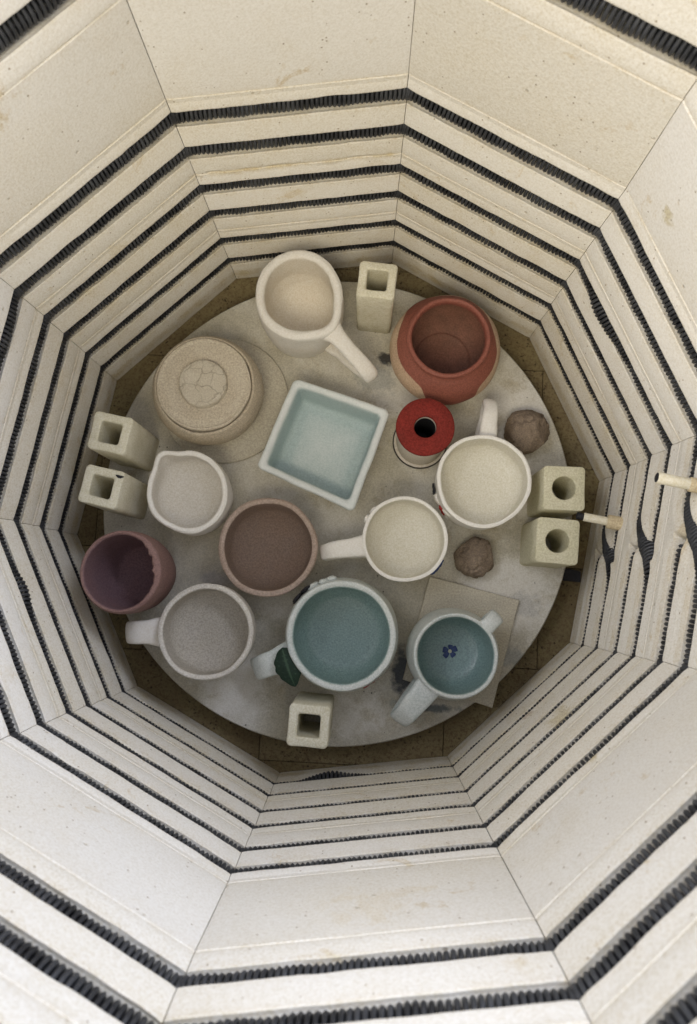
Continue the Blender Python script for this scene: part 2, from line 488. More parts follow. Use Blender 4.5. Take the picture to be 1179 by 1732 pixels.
def brick_mesh(i, zb, zt, grooves, seed):
    nrm, tan = frame(i)
    ctr = nrm * AP + Vector((0, 0, (zb + zt) / 2))
    rows = []                                 # (z, inset, lip amount, wear_shade)
    rows += [(zt - GAP / 2, 0.0009, 0.25, 0.6), (zt - 0.0010, 0.0001, 0.3, 0.3), (zt - 0.005, 0.0, 0, 0.1)]
    for g in sorted(grooves, reverse=True):
        rows += [(g + 0.0190, -0.0008, 0.1, 0.0), (g + 0.0136, -0.0013, 0.25, 0.05), (g + 0.0124, -0.0010, 1.0, 0.25),
                 (g + 0.0119, 0.0010, 0.8, 0.3), (g + 0.0115, 0.0260, 0, 0.3), (g - 0.0122, 0.0260, 0, 0.3),
                 (g - 0.0120, 0.0050, 0.2, 0.5), (g - 0.0112, 0.0027, 1.0, 0.7), (g - 0.0124, 0.0021, 0.4, 0.4), (g - 0.0180, 0.0010, 0.2, 0.1)]
    if grooves and zb < -0.03:
        rows += [(-0.0225, 0.0004, 0.1, 0.2), (-0.0260, 0.0, 0.1, 0.75), (-0.034, 0.0, 0.1, 0.95)]  # tan tint grows stronger towards the floor
    if not grooves:
        for q in range(1, 8):
            rows.append((zt - 0.008 - (zt - zb - 0.016) * q / 8, 0.0, 0.05, 0.0))
    rows += [(zb + 0.005, 0.0, 0, 0.1), (zb + 0.0010, 0.0001, 0.3, 0.4), (zb + GAP / 2, 0.0009, 0.25, 0.6)]
    nc = 40
    V, F, G = [], [], []
    for (z, s, lip, wear_shade) in rows:
        for c in range(nc + 1):
            t = c / nc
            half = SIDE / 2 + s * TAN - GAP / 2
            u = -half + 2 * half * t
            p = nrm * (AP + s) + tan * u + Vector((0, 0, z))
            a, chip = lipnoise(p, seed)
            ds = lip * (0.0004 * a + 0.0014 * chip) + 0.00035 * fbm(p, 20, seed)
            dz = lip * 0.0006 * a
            if c in (0, nc):
                ds += 0.0004
            if s < 0.02:
                p = p + nrm * ds + Vector((0, 0, dz * (1 if lip >= 0.5 else 0)))
            ww = wear_shade + (0.4 * chip if lip else 0) + (0.30 if zb < -0.03 else 0.15 if zb < 0.08 else 0.0)  # lowest courses tinted tan: warm bounce of the deep pit painted in
            if i == 0 and abs(z - 0.1768) < 0.004 and 0.05 < t < 0.97:       # crumbling joint on the far side
                ww = 1.4
                p = p + nrm * max(0.0, 0.0022 * (fbm(p, 60, 5.5) + 0.25) * (1 - abs(z - 0.1768) / 0.004))
            V.append(p - ctr)
            G.append(min(1.6, ww))
    W = nc + 1
    for r in range(len(rows) - 1):
        for c in range(nc):
            F.append((r * W + c, r * W + c + 1, (r + 1) * W + c + 1, (r + 1) * W + c))
    finish_brick(V, F, G, len(rows), W, nrm, tan, ctr, [q[0] for q in rows])
    return mesh('brick', V, F, 13, G, 'wear_shade'), ctr

def finish_brick(V, F, G, nr, W, nrm, tan, ctr, zs):
    """mitred ends, top and bottom beds"""
    half = SIDE / 2 + THICK * TAN - GAP / 2
    base = len(V)
    for z in zs:
        for sgn in (-1, 1):
            V.append(nrm * (AP + THICK) + tan * (sgn * half) + Vector((0, 0, z)) - ctr)
            G.append(0.3)
    for r in range(nr - 1):
        F.append((base + 2 * r, r * W, (r + 1) * W, base + 2 * r + 2))
        F.append((r * W + W - 1, base + 2 * r + 1, base + 2 * r + 3, (r + 1) * W + W - 1))
    F.append(tuple([base + 1, base] + list(range(0, W))))
    l = (nr - 1) * W
    F.append(tuple([base + 2 * nr - 2, base + 2 * nr - 1] + list(range(l + W - 1, l - 1, -1))))
    F.append((base, base + 1, base + 2 * nr - 1, base + 2 * nr - 2))

T0, T1 = 0.29, 0.62          # where the element climbs from its lower to its upper groove
def climb(t):
    x = min(1, max(0, (t - T0) / (T1 - T0)))
    return x * x * (3 - 2 * x)

def groove_depth(dz, f):
    """inset of the wall at height dz from a groove centre"""
    pts = [(-0.0235, 0), (-0.0124, 0.0021), (-0.0112, 0.0027), (-0.0111, 0.0050), (-0.0110, 0.0260), (0.0115, 0.0260), (0.0119, 0.001), (0.0124, -0.0015), (0.0136, -0.0018), (0.0235, 0.0)]
    if dz <= pts[0][0] or dz >= pts[-1][0]:
        return 0.0
    for (a, sa), (b, sb) in zip(pts, pts[1:]):
        if dz <= b:
            return (sa + (sb - sa) * (dz - a) / (b - a)) * f
    return 0.0

def crossing_brick_mesh(i, zb, zt, lo, hi, seed):
    """brick in which the coil climbs from the lower to the upper groove"""
    nrm, tan = frame(i)
    ctr = nrm * AP + Vector((0, 0, (zb + zt) / 2))
    nz, nc = 120, 110
    V, F, G = [], [], []
    zs = []
    for r in range(nz + 1):
        z = zt - GAP / 2 - (zt - zb - GAP) * r / nz
        zs.append(z)
        for c in range(nc + 1):
            t = c / nc
            p0 = nrm * AP + tan * (SIDE * (t - 0.5)) + Vector((0, 0, z))
            a, chip = lipnoise(p0, seed)
            jit = 0.0007 * a + 0.0007 * fbm(p0, 70, seed + 2)
            zz = z + jit
            tt = t + 0.02 * fbm(p0, 50, seed + 7)
            def mask(x):
                x = min(1, max(0, x)); return x * x * (3 - 2 * x)
            d = [groove_depth(zz - (lo + (hi - lo) * climb(t)), 1.0)]
            d.append(groove_depth(zz - hi, mask((0.56 - tt) / 0.10)))
            d.append(groove_depth(zz - lo, mask((tt - 0.43) / 0.09)))
            s = max(d)
            if s < 0.0040:
                s = max(-0.002, min(0.003, sum(d)))
            wear_shade = 0.0
            if 0.2 < t < 0.75 and lo - 0.012 < z < hi + 0.02:
                wear_shade = 0.55 * math.sin(math.pi * (t - 0.2) / 0.55)
            if 0.001 < s < 0.012:
                wear_shade = max(wear_shade, 0.7)
            if z < -0.024:
                wear_shade = max(wear_shade, 0.9)  # stronger tan tint close to the floor
            e = min(zt - z, z - zb)
            if e < 0.0010:
                s += 0.0010 - e; wear_shade = max(wear_shade, 0.5)
            s += 0.00035 * fbm(p0, 20, seed) + (0.0004 if c in (0, nc) else 0)
            half = SIDE / 2 + s * TAN - GAP / 2
            V.append(nrm * (AP + s) + tan * (-half + 2 * half * t) + Vector((0, 0, z)) - ctr)
            G.append(wear_shade)
    W = nc + 1
    for r in range(nz):
        for c in range(nc):
            F.append((r * W + c, r * W + c + 1, (r + 1) * W + c + 1, (r + 1) * W + c))
    finish_brick(V, F, G, nz + 1, W, nrm, tan, ctr, zs)
    return mesh('brick', V, F, 13, G, 'wear_shade'), ctr

CROSS = 3                     # the side where the elements enter
GR = {0: (0.0, 0.0468), 1: (0.1040, 0.1500), 2: (0.2085, 0.2540), 4: (0.4095, 0.4555), 5: (0.514, 0.560)}
BED = [FLOOR + 0.0003, 0.0735, 0.1768, 0.2808, 0.3810, 0.4830, 0.600]
for k in range(6):
    for i in range(10):
        sd = k * 13.7 + i * 3.1
        if k in GR and i == CROSS:
            me, ctr = crossing_brick_mesh(i, BED[k], BED[k + 1], GR[k][0], GR[k][1], sd)
        else:
            me, ctr = brick_mesh(i, BED[k], BED[k + 1], GR.get(k, ()), sd)
        kpart('brick', me, 'firebrick', ctr)

# heating elements: one coil per course, two turns
def coil_path(lo, hi, bumps):
    pts = []
    inset = 0.0116
    def onside(i, t, z, turn):
        nrm, tan = frame(i % 10)
        s = inset
        half = SIDE / 2 + s * TAN
        dz = 0.0
        for (bt, bi, b0, b1, inward, drop) in bumps:
            if bt == turn and bi == i % 10 and b0 < t < b1:
                w = math.sin(math.pi * (t - b0) / (b1 - b0)) ** 2
                s -= inward * w; dz -= drop * w
        return nrm * (AP + s) + tan * (-half + 2 * half * t) + Vector((0, 0, z + dz - 0.0004))
    N = 60
    for q in range(int(0.50 * N), N):
        pts.append(onside(CROSS, q / N, lo, 0))
    for i in range(1, 10):
        for q in range(N):
            pts.append(onside(CROSS + i, q / N, lo, 0))
    for q in range(N):
        pts.append(onside(CROSS, q / N, lo + (hi - lo) * climb(q / N), 1))
    for i in range(1, 10):
        for q in range(N):
            pts.append(onside(CROSS + i, q / N, hi, 1))
    for q in range(int(0.47 * N)):
        pts.append(onside(CROSS, q / N, hi, 2))
    return np.array([tuple(p) for p in pts])

def coil_mesh(path, rad=0.0096, wire=0.00155, pitch=0.0037, per=12, ws=5):
    for _ in range(2):
        sm = path.copy()
        sm[1:-1] = (path[:-2] + 2 * path[1:-1] + path[2:]) / 4
        path = sm
    seg = np.linalg.norm(np.diff(path, axis=0), axis=1)
    s = np.r_[0, np.cumsum(seg)]
    n_ = int(s[-1] / pitch * per)
    ss = np.linspace(0, s[-1], n_)
    Pp = np.c_[[np.interp(ss, s, path[:, k]) for k in range(3)]].T
    T = np.gradient(Pp, axis=0); T /= np.linalg.norm(T, axis=1)[:, None]
    Z = np.array([0, 0, 1.0])
    S = np.cross(T, Z); S /= np.linalg.norm(S, axis=1)[:, None]
    U = np.cross(S, T)
    rng = np.random.RandomState(3)
    jit = np.interp(ss, np.arange(0, s[-1] + 0.02, 0.011), rng.uniform(-0.8, 0.8, len(np.arange(0, s[-1] + 0.02, 0.011))))
    th = 2 * np.pi * np.arange(n_) / per + jit
    rr = rad * (1 + 0.05 * np.sin(ss * 190) * np.sin(ss * 43))
    radial = S * np.cos(th)[:, None] + U * np.sin(th)[:, None]
    H = Pp + radial * rr[:, None]
    B = np.gradient(H, axis=0); B /= np.linalg.norm(B, axis=1)[:, None]
    Bn = np.cross(B, radial)
    V = np.empty((n_, ws, 3))
    for j in range(ws):
        a = 2 * np.pi * j / ws
        V[:, j] = H + wire * (np.cos(a) * radial + np.sin(a) * Bn)
    idx = np.arange(n_ * ws).reshape(n_, ws)
    a = idx[:-1]; b = idx[1:]
    Fq = np.stack([a, np.roll(a, -1, 1), np.roll(b, -1, 1), b], -1).reshape(-1, 4)
    me = bpy.data.meshes.new('heating_element')
    me.vertices.add(n_ * ws); me.vertices.foreach_set('co', V.reshape(-1))
    me.loops.add(len(Fq) * 4); me.loops.foreach_set('vertex_index', Fq.reshape(-1).astype(np.int32))
    me.polygons.add(len(Fq)); me.polygons.foreach_set('loop_start', np.arange(0, len(Fq) * 4, 4, dtype=np.int32))
    me.polygons.foreach_set('use_smooth', [True] * len(Fq))
    me.update(calc_edges=True)
    return me

# places where an old coil sags out of its groove: (turn, side, t0, t1, inward, drop)
BUMPS = {0: [(0, 5, 0.48, 0.88, 0.0065, 0.0), (1, 3, 0.24, 0.70, 0.0025, 0.0)],
         1: [(1, 2, 0.06, 0.52, 0.0045, 0.001), (1, 7, 0.45, 0.78, 0.0035, 0.0), (1, 3, 0.24, 0.70, 0.003, 0.0)],
         2: [(0, 8, 0.60, 0.98, 0.002, 0.0), (1, 3, 0.24, 0.74, 0.003, 0.0)],
         4: [], 5: []}
for k, (lo, hi) in GR.items():
    me = coil_mesh(coil_path(lo, hi, BUMPS.get(k, [])))
    kpart('heating_element', me, 'element_wire')

# steel jacket behind the bricks (seen only as the dark of the joints)
me = loft([[tuple(vdir(j) * ((AP + THICK + 0.001 + e) / math.cos(math.pi / 10)) + Vector((0, 0, z))) for j in range(10)]
           for z, e in ((FLOOR - 0.064, 0), (0.597, 0), (0.597, 0.003), (FLOOR - 0.064, 0.003))], cap0=False, cap1=False)
kpart('jacket', me, 'jacket_steel')

# floor: slab of bricks laid in staggered rows
slab = loft([[tuple(vdir(j) * ((AP + THICK) / math.cos(math.pi / 10)) + Vector((0, 0, z))) for j in range(10)] for z in (FLOOR - 0.066, FLOOR - 0.0605)])
floor = kpart('floor', slab, 'jacket_steel')
def floor_brick(x0, x1, y0, y1, sd):
    cx, cy = (x0 + x1) / 2, (y0 + y1) / 2
    hx, hy = (x1 - x0) / 2 - 0.0003, (y1 - y0) / 2 - 0.0003
    loops = []
    for z, i in ((FLOOR - 0.060, 0), (FLOOR - 0.0008, 0), (FLOOR - 0.0002, 0.0003)):
        loops.append([(sx * (hx - i), sy * (hy - i), z) for sx, sy in ((1, 1), (-1, 1), (-1, -1), (1, -1))])
    me = loft(loops, smooth=None)
    o = link('floor_brick', me, 'floor_brick', floor)
    o.location = (cx, cy, random.uniform(-0.0006, 0.0))
BW, BL = 0.104, 0.203
for r in range(-3, 5):
    y0 = -0.170 + (r + 0) * 0.114
    off = 0.0 if r % 2 == 0 else BL / 2
    for cidx in range(-3, 4):
        x0 = -0.175 + off + cidx * BL
        if max(abs(x0), abs(x0 + BL)) < 0.48 and abs(y0 + 0.057) < 0.36:
            floor_brick(x0, x0 + BL, y0, y0 + 0.114, 0)

# ceramic tubes through the wall
def tube(t, z, length, rad, crad, clen, tilt, ext=0.0):
    nrm, tan = frame(CROSS)
    o0 = nrm * (AP + 0.02) + tan * (SIDE * (t - 0.5)) + Vector((0, 0, z))
    d = (-nrm + Vector((0, 0, tilt))).normalized()
    q = d.to_track_quat('Z', 'Y')
    me = lathe([(rad, 0, 0), (rad, 0.02 + length * 0.5, 0), (rad, 0.02 + length - 0.0006, 0), (rad * 0.92, 0.02 + length, 0), (rad * 0.6, 0.02 + length, 0), (rad * 0.55, 0.02 + length - 0.008, 0)], 28, None, 0.0002, k=1, rings=0)
    o = kpart('ceramic_tube', me, 'tube_cream', o0)
    o.rotation_mode = 'QUATERNION'; o.rotation_quaternion = q
    if clen:
        me = lathe([(rad + 0.0002, 0.015, 0), (crad, 0.015, 0), (crad, 0.02 + clen - 0.0008, 0), (crad - 0.0008, 0.02 + clen, 0), (rad + 0.0002, 0.02 + clen, 0)], 28, None, 0.0002, k=1, rings=0)
        link('collar', me, 'tube_tan', o)
    me = lathe([(rad * 0.5, 0.02 + length - 0.006, 0), (rad * 0.80, 0.02 + length - 0.0012, 0), (rad * 0.84, 0.02 + length + 0.0005 + ext, 0), (rad * 0.5, 0.02 + length + 0.0012 + ext, 0), (0, 0.02 + length + 0.0012 + ext, 0)], 24, None, 0.0003, k=1, rings=0)
    link('tip_shade', me, 'black_paint_shade', o)  # black end; its colour also paints the shade inside the open tube
tube(0.325, 0.062, 0.037, 0.0043, 0.0070, 0.014, -0.12, 0.006)
tube(0.262, 0.236, 0.0345, 0.0045, 0.0057, 0.010, 0.0)

# ------------------------------------------------------------------ shelf and its props
ZS = -0.018
def shelf_shape(r, z, a):
    return r, z
me = lathe([(0.0, -0.018, 0), (0.2580, -0.018, 0), (0.2600, -0.0165, 0), (0.2603, -0.009, 0), (0.2600, -0.0018, 0), (0.2588, -0.0002, 0), (0.2560, 0, 0), (0.20, 0, 0), (0.10, 0, 0), (0.0, 0, 0)], 160, None, 0.0002, k=1, smooth=40, rings=0)
sh = link('kiln_shelf', me, 'shelf', None, (-0.0004, -0.0007, ZS))
tag(sh, 'large round grey-white kiln shelf carrying all the pots', 'kiln shelf')
for a in (40, 160, 280):
    me = loft([rrect(0.014, 0.014, 0.003, z) for z in (0, 0.0105)])
    o = link('shelf_support', me, 'post_cream', None, (0.15 * math.cos(math.radians(a)), 0.15 * math.sin(math.radians(a)), FLOOR))
    tag(o, 'short cream support block hidden under the round kiln shelf', 'support', 'blocks under the shelf')

# flat black piece at floor level beside the shelf
V = [(-0.010, -0.006, 0), (0.011, -0.005, 0), (0.010, 0.007, 0), (-0.003, 0.0085, 0), (-0.011, 0.006, 0)]
me = loft([V, [(x * 0.95, y * 0.94, 0.004) for x, y, z in V]], smooth=None)
o = link('piece', me, 'black_paint_shade', None, (0.2665, -0.0650, FLOOR)); o.rotation_euler.z = -0.1
tag(o, 'small flat black piece on the kiln floor below the lower round-holed post', 'piece')

# ------------------------------------------------------------------ kiln posts
def square_post(name, label, x, y, h, w, d, ang, hole, mat, seed, group, chip=None):
    t = thing(name, label, 'kiln post', (x, y, ZS), group)
    t.rotation_euler.z = math.radians(ang)
    def ring(hx, hy, rad, z, dog):
        out = []
        for (px, py, pz) in rrect(hx, hy, rad, z):
            # slightly pinched sides, swollen corners as on pressed posts
            mx = 1 - dog * (1 - min(1, abs(px) / hx) ** 3) if abs(py) > hy * 0.8 else 1
            my = 1 - dog * (1 - min(1, abs(py) / hy) ** 3) if abs(px) > hx * 0.8 else 1
            v = (px * my, py * mx, pz)
            dd = 0.0005 * fbm(v, 60, seed)
            out.append((v[0] * (1 + dd / hx), v[1] * (1 + dd / hy), pz + (0.0008 * fbm(v, 70, seed + 4) if pz > h * 0.9 else 0)))
        return out
    hx, hy = w / 2, d / 2
    L = [ring(hx - 0.0012, hy - 0.0012, 0.005, 0, 0.04)]
    L += [ring(hx, hy, 0.006, z, 0.05) for z in (0.0015, h * 0.25, h * 0.5, h * 0.75, h - 0.0016)]
    L += [ring(hx - 0.0006, hy - 0.0006, 0.006, h - 0.0005, 0.05), ring(hx - 0.0018, hy - 0.0018, 0.0055, h, 0.05)]
    ih = hole / 2
    L += [ring(ih + 0.0012, ih + 0.0012, 0.003, h, 0), ring(ih, ih, 0.0025, h - 0.0012, 0), ring(ih, ih, 0.0025, h * 0.5, 0), ring(ih, ih, 0.0025, 0.0, 0)]
    L.append(L[0])
    me = loft(L, [0] * len(L), cap0=False, cap1=False)
    link('post_body', me, mat, t)
    if chip:
        me = loft([[(chip[0] + 0.0035 * math.cos(a) * (1 + .4 * math.sin(3 * a)), chip[1] + 0.002 * math.sin(a) * (1 + .3 * math.cos(2 * a)), h - 0.0006 + z) for a in [2 * math.pi * q / 12 for q in range(12)]] for z in (-0.0006, 0.0013)])
        link('stain', me, 'black_paint_shade', t)
    return t
square_post('kiln_post', 'tall cream square-holed post standing between white pitcher and red jar', 0.0328, 0.2187, 0.100, 0.0400, 0.0400, -4.5, 0.0212, 'post_cream', 1.0, 'square hollow posts')
square_post('kiln_post', 'upper of the two cream square-holed posts by the left wall', -0.2248, 0.0498, 0.100, 0.0412, 0.0402, -9.5, 0.0212, 'post_cream', 2.0, 'square hollow posts')
square_post('kiln_post', 'lower of the two cream square posts at left, dark nick on its rim', -0.2290, -0.0042, 0.100, 0.0412, 0.0400, -10.4, 0.0212, 'post_cream', 3.0, 'square hollow posts', chip=(0.0155, 0.0135))
square_post('kiln_post', 'cream square-holed post at the shelf front edge below the leaf mug', -0.0125, -0.2240, 0.096, 0.0412, 0.0415, -2.5, 0.0218, 'post_cream', 4.0, 'square hollow posts')

def round_post(label, x, y, h, w, d, ang, seed):
    t = thing('kiln_post', label, 'kiln post', (x, y, ZS), 'posts with round holes')
    t.rotation_euler.z = math.radians(ang)
    def ring(off, rad, z):
        out = []
        for v in rrect(w / 2 - off, d / 2 - off, rad, z, 4, 8):
            dd = 0.0003 * fbm(v, 70, seed)
            out.append((v[0] + dd, v[1] + dd, v[2]))
        return out
    def circ(r, z, like):
        return [(r * math.cos(math.atan2(v[1], v[0])), r * math.sin(math.atan2(v[1], v[0])), z) for v in like]
    a = ring(0, 0.004, 0)
    L = [ring(0.001, 0.0035, 0)] + [ring(0, 0.0042, z) for z in (0.0012, h * 0.33, h * 0.66, h - 0.0014)] + [ring(0.0005, 0.0042, h - 0.0004), ring(0.0014, 0.004, h)]
    L += [circ(0.0126, h, a), circ(0.0118, h - 0.001, a), circ(0.0117, h * 0.5, a), circ(0.0117, 0, a)]
    L.append(L[0])
    me = loft(L, [0] * len(L), cap0=False, cap1=False, smooth=35)
    link('post_body', me, 'post_yellow', t)
round_post('upper of two greenish-cream posts with round holes by the right wall', 0.2303, 0.0189, 0.076, 0.0418, 0.0450, 0.0, 5.0)
round_post('lower of two greenish-cream posts with round holes, nearest the ceramic tube', 0.2247, -0.0347, 0.076, 0.0428, 0.0455, -2.4, 6.0)

# ------------------------------------------------------------------ pots
def cup_profile(rb, rm, rt, h, wall=0.0045, foot=0.0, floor=0.006, rimz=0.0, glaze_to=0.0, bulge=0.5):
    """(radius, z, glaze) from outer base centre over the rim to the inner floor centre"""
    p = [(0.0, 0.0005, 0), (rb * 0.8, 0.0005, 0), (rb, 0.0015, 0), (rb + (rm - rb) * 0.6, h * bulge * 0.5, 0), (rm, h * bulge, 0), (rm + (rt - rm) * 0.55, h * (bulge + (1 - bulge) * 0.55), 0),
         (rt, h - wall * 0.6, 0), (rt - wall * 0.12, h - wall * 0.18, 0), (rt - wall * 0.5, h, 0.1), (rt - wall * 0.9, h - wall * 0.18, 0.45), (rt - wall, h - wall * 0.7, 0.9)]
    im = rm - wall
    zm = max(h * bulge, floor + 0.45 * (h - floor))
    p += [(im + (rt - rm) * 0.5, zm + (h - wall - zm) * 0.45, 1)]
    for q in range(9):
        ph = math.radians(90 * q / 8)
        p.append((im * max(0.0, math.cos(ph)) ** 0.72, zm - (zm - floor) * math.sin(ph) ** 1.15, 1))
    return p

def rim_wave(amp, seed, squash=0.0, ang=0.0, lip=None):
    def f(r, z, a):
        rr = r * (1 + squash * math.cos(2 * (a - ang)) + amp * math.sin(3 * a + seed) + 0.6 * amp * math.sin(5 * a + 2 * seed))
        if lip:
            la, lw, lo, lh, z0 = lip
            d = (a - la + math.pi) % (2 * math.pi) - math.pi
            w = math.exp(-(d / lw) ** 2) * max(0, min(1, (z - z0) / 0.03)) ** 1.5
            rr += lo * w
            z = z + lh * w
        return rr, z
    return f

def handle_loop(parent, mat, ang, r0, reach, z_top, z_bot, width, thick, seed, droop=0.0, r1=None, lift=0.0, power=3.0, g=0.0):
    d = Vector((math.cos(ang), math.sin(ang), 0))
    s = Vector((-math.sin(ang), math.cos(ang), 0))
    r1 = r0 if r1 is None else r1
    def P(r, z):
        return d * r + Vector((0, 0, z))
    pts = [P(r0 - 0.003, z_top), P(r0 + 0.35 * reach, z_top + lift), P(r0 + 0.78 * reach, z_top - 0.10 * (z_top - z_bot) - droop), P(r0 + reach, z_top - 0.38 * (z_top - z_bot) - droop),
           P(r0 + 0.86 * reach, z_bot + 0.28 * (z_top - z_bot)), P(r1 + 0.40 * reach, z_bot + 0.06 * (z_top - z_bot)), P(r1 - 0.004, z_bot)]
    me = sweep(pts, [width * q for q in (1.30, 1.06, 0.97, 0.93, 0.90, 0.95, 1.15)], [thick * q for q in (1.7, 1.1, 0.95, 0.92, 0.9, 1.0, 1.4)], s, power, seed=seed, g=g, wob=0.0013)
    return link('handle', me, mat, parent)

# 1 white pitcher with the long handle
t = thing('pitcher', 'white unglazed pitcher mug with long thick handle, at the top of the shelf', 'pitcher', (-0.0480, 0.2090, ZS))
pa = math.radians(-44)
def pit(r, z, a):
    d = (a - pa + math.pi) % (2 * math.pi) - math.pi
    w = math.exp(-(d / 0.42) ** 2) * max(0, min(1, (z - 0.035) / 0.04))
    d2 = (a - math.radians(85) + math.pi) % (2 * math.pi) - math.pi
    return r * (1 + 0.025 * math.cos(2 * (a - 1.6))) + 0.0075 * w + 0.001 * math.exp(-(d2 / .6) ** 2), z
me = lathe(cup_profile(0.0425, 0.0478, 0.0470, 0.081, 0.0102, floor=0.010), 96, pit, 0.0012, 1.0)
link('body', me, 'bisque_white', t)
d = Vector((math.cos(pa), math.sin(pa), 0)); s = Vector((-math.sin(pa), math.cos(pa), 0))
def P(r, z): return d * r + Vector((0, 0, z))
me = sweep([P(0.0475, 0.069), P(0.058, 0.071), P(0.075, 0.068), P(0.098, 0.062), P(0.1085, 0.052), P(0.103, 0.041), P(0.082, 0.030), P(0.060, 0.020), P(0.040, 0.012)],
           [0.030, 0.020, 0.0165, 0.0178, 0.0172, 0.014, 0.013, 0.014, 0.018], [0.012, 0.011, 0.011, 0.0115, 0.0115, 0.010, 0.009, 0.009, 0.010], s, 2.5, 22, 8, 1.5, 0.0012)
link('handle', me, 'bisque_white', t)

# 2 red jar
t = thing('jar', 'round brick-red jar with thick rim and bare buff clay at its foot', 'jar', (0.1090, 0.1680, ZS))
def redg(r, z, a, g):
    if g == 2:
        return 1.0
    edge = 0.0600 + 0.003 * math.sin(2 * a + 1.0) + 0.0015 * math.sin(5 * a)
    for da, dw, dl in ((-1.38, 0.32, 0.042), (-1.02, 0.07, 0.016), (-1.85, 0.12, 0.010), (2.2, 0.2, 0.012)):
        dd = (a - da + math.pi) % (2 * math.pi) - math.pi
        edge -= dl * math.exp(-(dd / dw) ** 2)
    return 0.5 + (z - edge) * 60 if r > 0.03 else 0.0
me = lathe([(0, 0.0005, 0), (0.028, 0.0005, 0), (0.034, 0.002, 0), (0.046, 0.014, 0), (0.0565, 0.030, 0), (0.0592, 0.042, 0), (0.0560, 0.056, 0), (0.0485, 0.067, 0), (0.0425, 0.073, 0), (0.0415, 0.0755, 0),
            (0.0428, 0.0795, 0), (0.0425, 0.0825, 2), (0.0405, 0.0842, 2), (0.0382, 0.0832, 2), (0.0372, 0.080, 2), (0.0372, 0.0765, 2), (0.039, 0.073, 2)], 110, None, 0.0007, 2.0, gfun=redg)
link('body', me, 'red_jar', t)
me = lathe([(0.0392, 0.0735, 0), (0.045, 0.065, 0), (0.0515, 0.052, 0), (0.0535, 0.040, 0), (0.050, 0.026, 0), (0.0415, 0.013, 0), (0.033, 0.0075, 0), (0.029, 0.0085, 0), (0.024, 0.007, 0), (0.0, 0.006, 0)], 96, None, 0.0008, 2.5)
link('inside', me, 'red_jar_inside', t)

# 3 lidded jar on a round setter
me = lathe([(0, 0, 0), (0.0705, 0, 0), (0.0715, 0.001, 0), (0.0715, 0.0032, 0), (0.0705, 0.0042, 0), (0.04, 0.0042, 0), (0, 0.0042, 0)], 110, None, 0.0004, 3.0, k=1, rings=0)
o = link('setter_disc', me, 'tile', None, (-0.1320, 0.1125, ZS))
tag(o, 'thin round setter disc under the lidded stoneware jar', 'disc')
t = thing('lidded_jar', 'squat beige stoneware jar with flat lid and crackled round knob', 'jar', (-0.1440, 0.1140, ZS + 0.0042))
me = lathe([(0, 0.0005, 0), (0.038, 0.0005, 0), (0.046, 0.003, 0), (0.0555, 0.014, 0), (0.0592, 0.028, 0), (0.0580, 0.041, 0), (0.0545, 0.050, 0), (0.0525, 0.0535, 0), (0.0512, 0.0540, 0), (0.0502, 0.0525, 0), (0.050, 0.046, 0), (0.0, 0.044, 0)], 110, rim_wave(0.002, 1.2), 0.0008, 3.3)
link('body', me, 'stoneware', t)
lid = lathe([(0, 0.046, 1), (0.0485, 0.046, 1), (0.0492, 0.050, 1), (0.0496, 0.0550, 1), (0.0490, 0.0568, 1), (0.0474, 0.0570, 1), (0.0458, 0.0558, 1), (0.036, 0.0566, 1), (0.0285, 0.0560, 1), (0.0262, 0.0562, 1), (0, 0.0562, 1)], 110, rim_wave(0.002, 1.2), 0.0009, 3.6, k=3)
lido = link('lid', lid, 'stoneware', t)
knob = lathe([(0.0262, 0.0555, 0), (0.0255, 0.0585, 0), (0.0248, 0.0615, 0), (0.0232, 0.0632, 0), (0.018, 0.0638, 0), (0.0, 0.0636, 0)], 80, None, 0.0011, 3.9)
link('knob', knob, 'crackle', lido)

# 4 blue square dish
t = thing('square_dish', 'square pale blue glazed dish with thick white rim, in the middle', 'dish', (0, 0, ZS))
Qd = [Vector((-0.0510, 0.1302)), Vector((0.0543, 0.0987)), Vector((0.0195, -0.0120)), Vector((-0.0859, 0.0308))]
Qc = (Qd[0] + Qd[1] + Qd[2] + Qd[3]) / 4
t.location = (Qc.x, Qc.y, ZS)
Qd = [q - Qc for q in Qd]
def qmap(u, v):
    """u, v in -1..1"""
    a, b = (u + 1) / 2, (v + 1) / 2
    return Qd[3] * (1 - a) * (1 - b) + Qd[2] * a * (1 - b) + Qd[1] * a * b + Qd[0] * (1 - a) * b
def dloop(sc, rad, z, wob=0.0008):
    out = []
    for (x, y, _) in rrect(sc, sc, rad, 0, 7, 14):
        q = qmap(x, y)
        v = (q.x, q.y, z)
        k = wob * fbm(v, 40, 7.7) + 0.5 * wob * fbm(v, 120, 3.3)
        bow = 1 - 0.02 * (1 - abs(x) ** 2) * (1 - abs(y) ** 2)
        out.append((q.x * (1 + k / 0.05), q.y * (1 + k / 0.05), z + (wob * 1.2 * fbm(v, 30, 1.1) if z > 0.04 else 0)))
    return out
H = 0.048
rows = [(0.84, 0.12, 0.0005, 0), (0.88, 0.13, 0.002, 0), (0.93, 0.14, 0.012, 0), (0.965, 0.14, 0.028, 0), (0.985, 0.13, H - 0.008, 0), (0.995, 0.12, H - 0.004, 0), (0.985, 0.12, H - 0.0012, 0),
        (0.95, 0.10, H, 0.0), (0.880, 0.09, H - 0.0006, 0.1), (0.848, 0.08, H - 0.0032, 0.5), (0.834, 0.07, H - 0.009, 0.9), (0.818, 0.06, 0.028, 1), (0.805, 0.06, 0.014, 1), (0.78, 0.06, 0.0085, 1), (0.73, 0.06, 0.0062, 1), (0.5, 0.04, 0.006, 0.62), (0.2, 0.02, 0.0058, 0.5)]
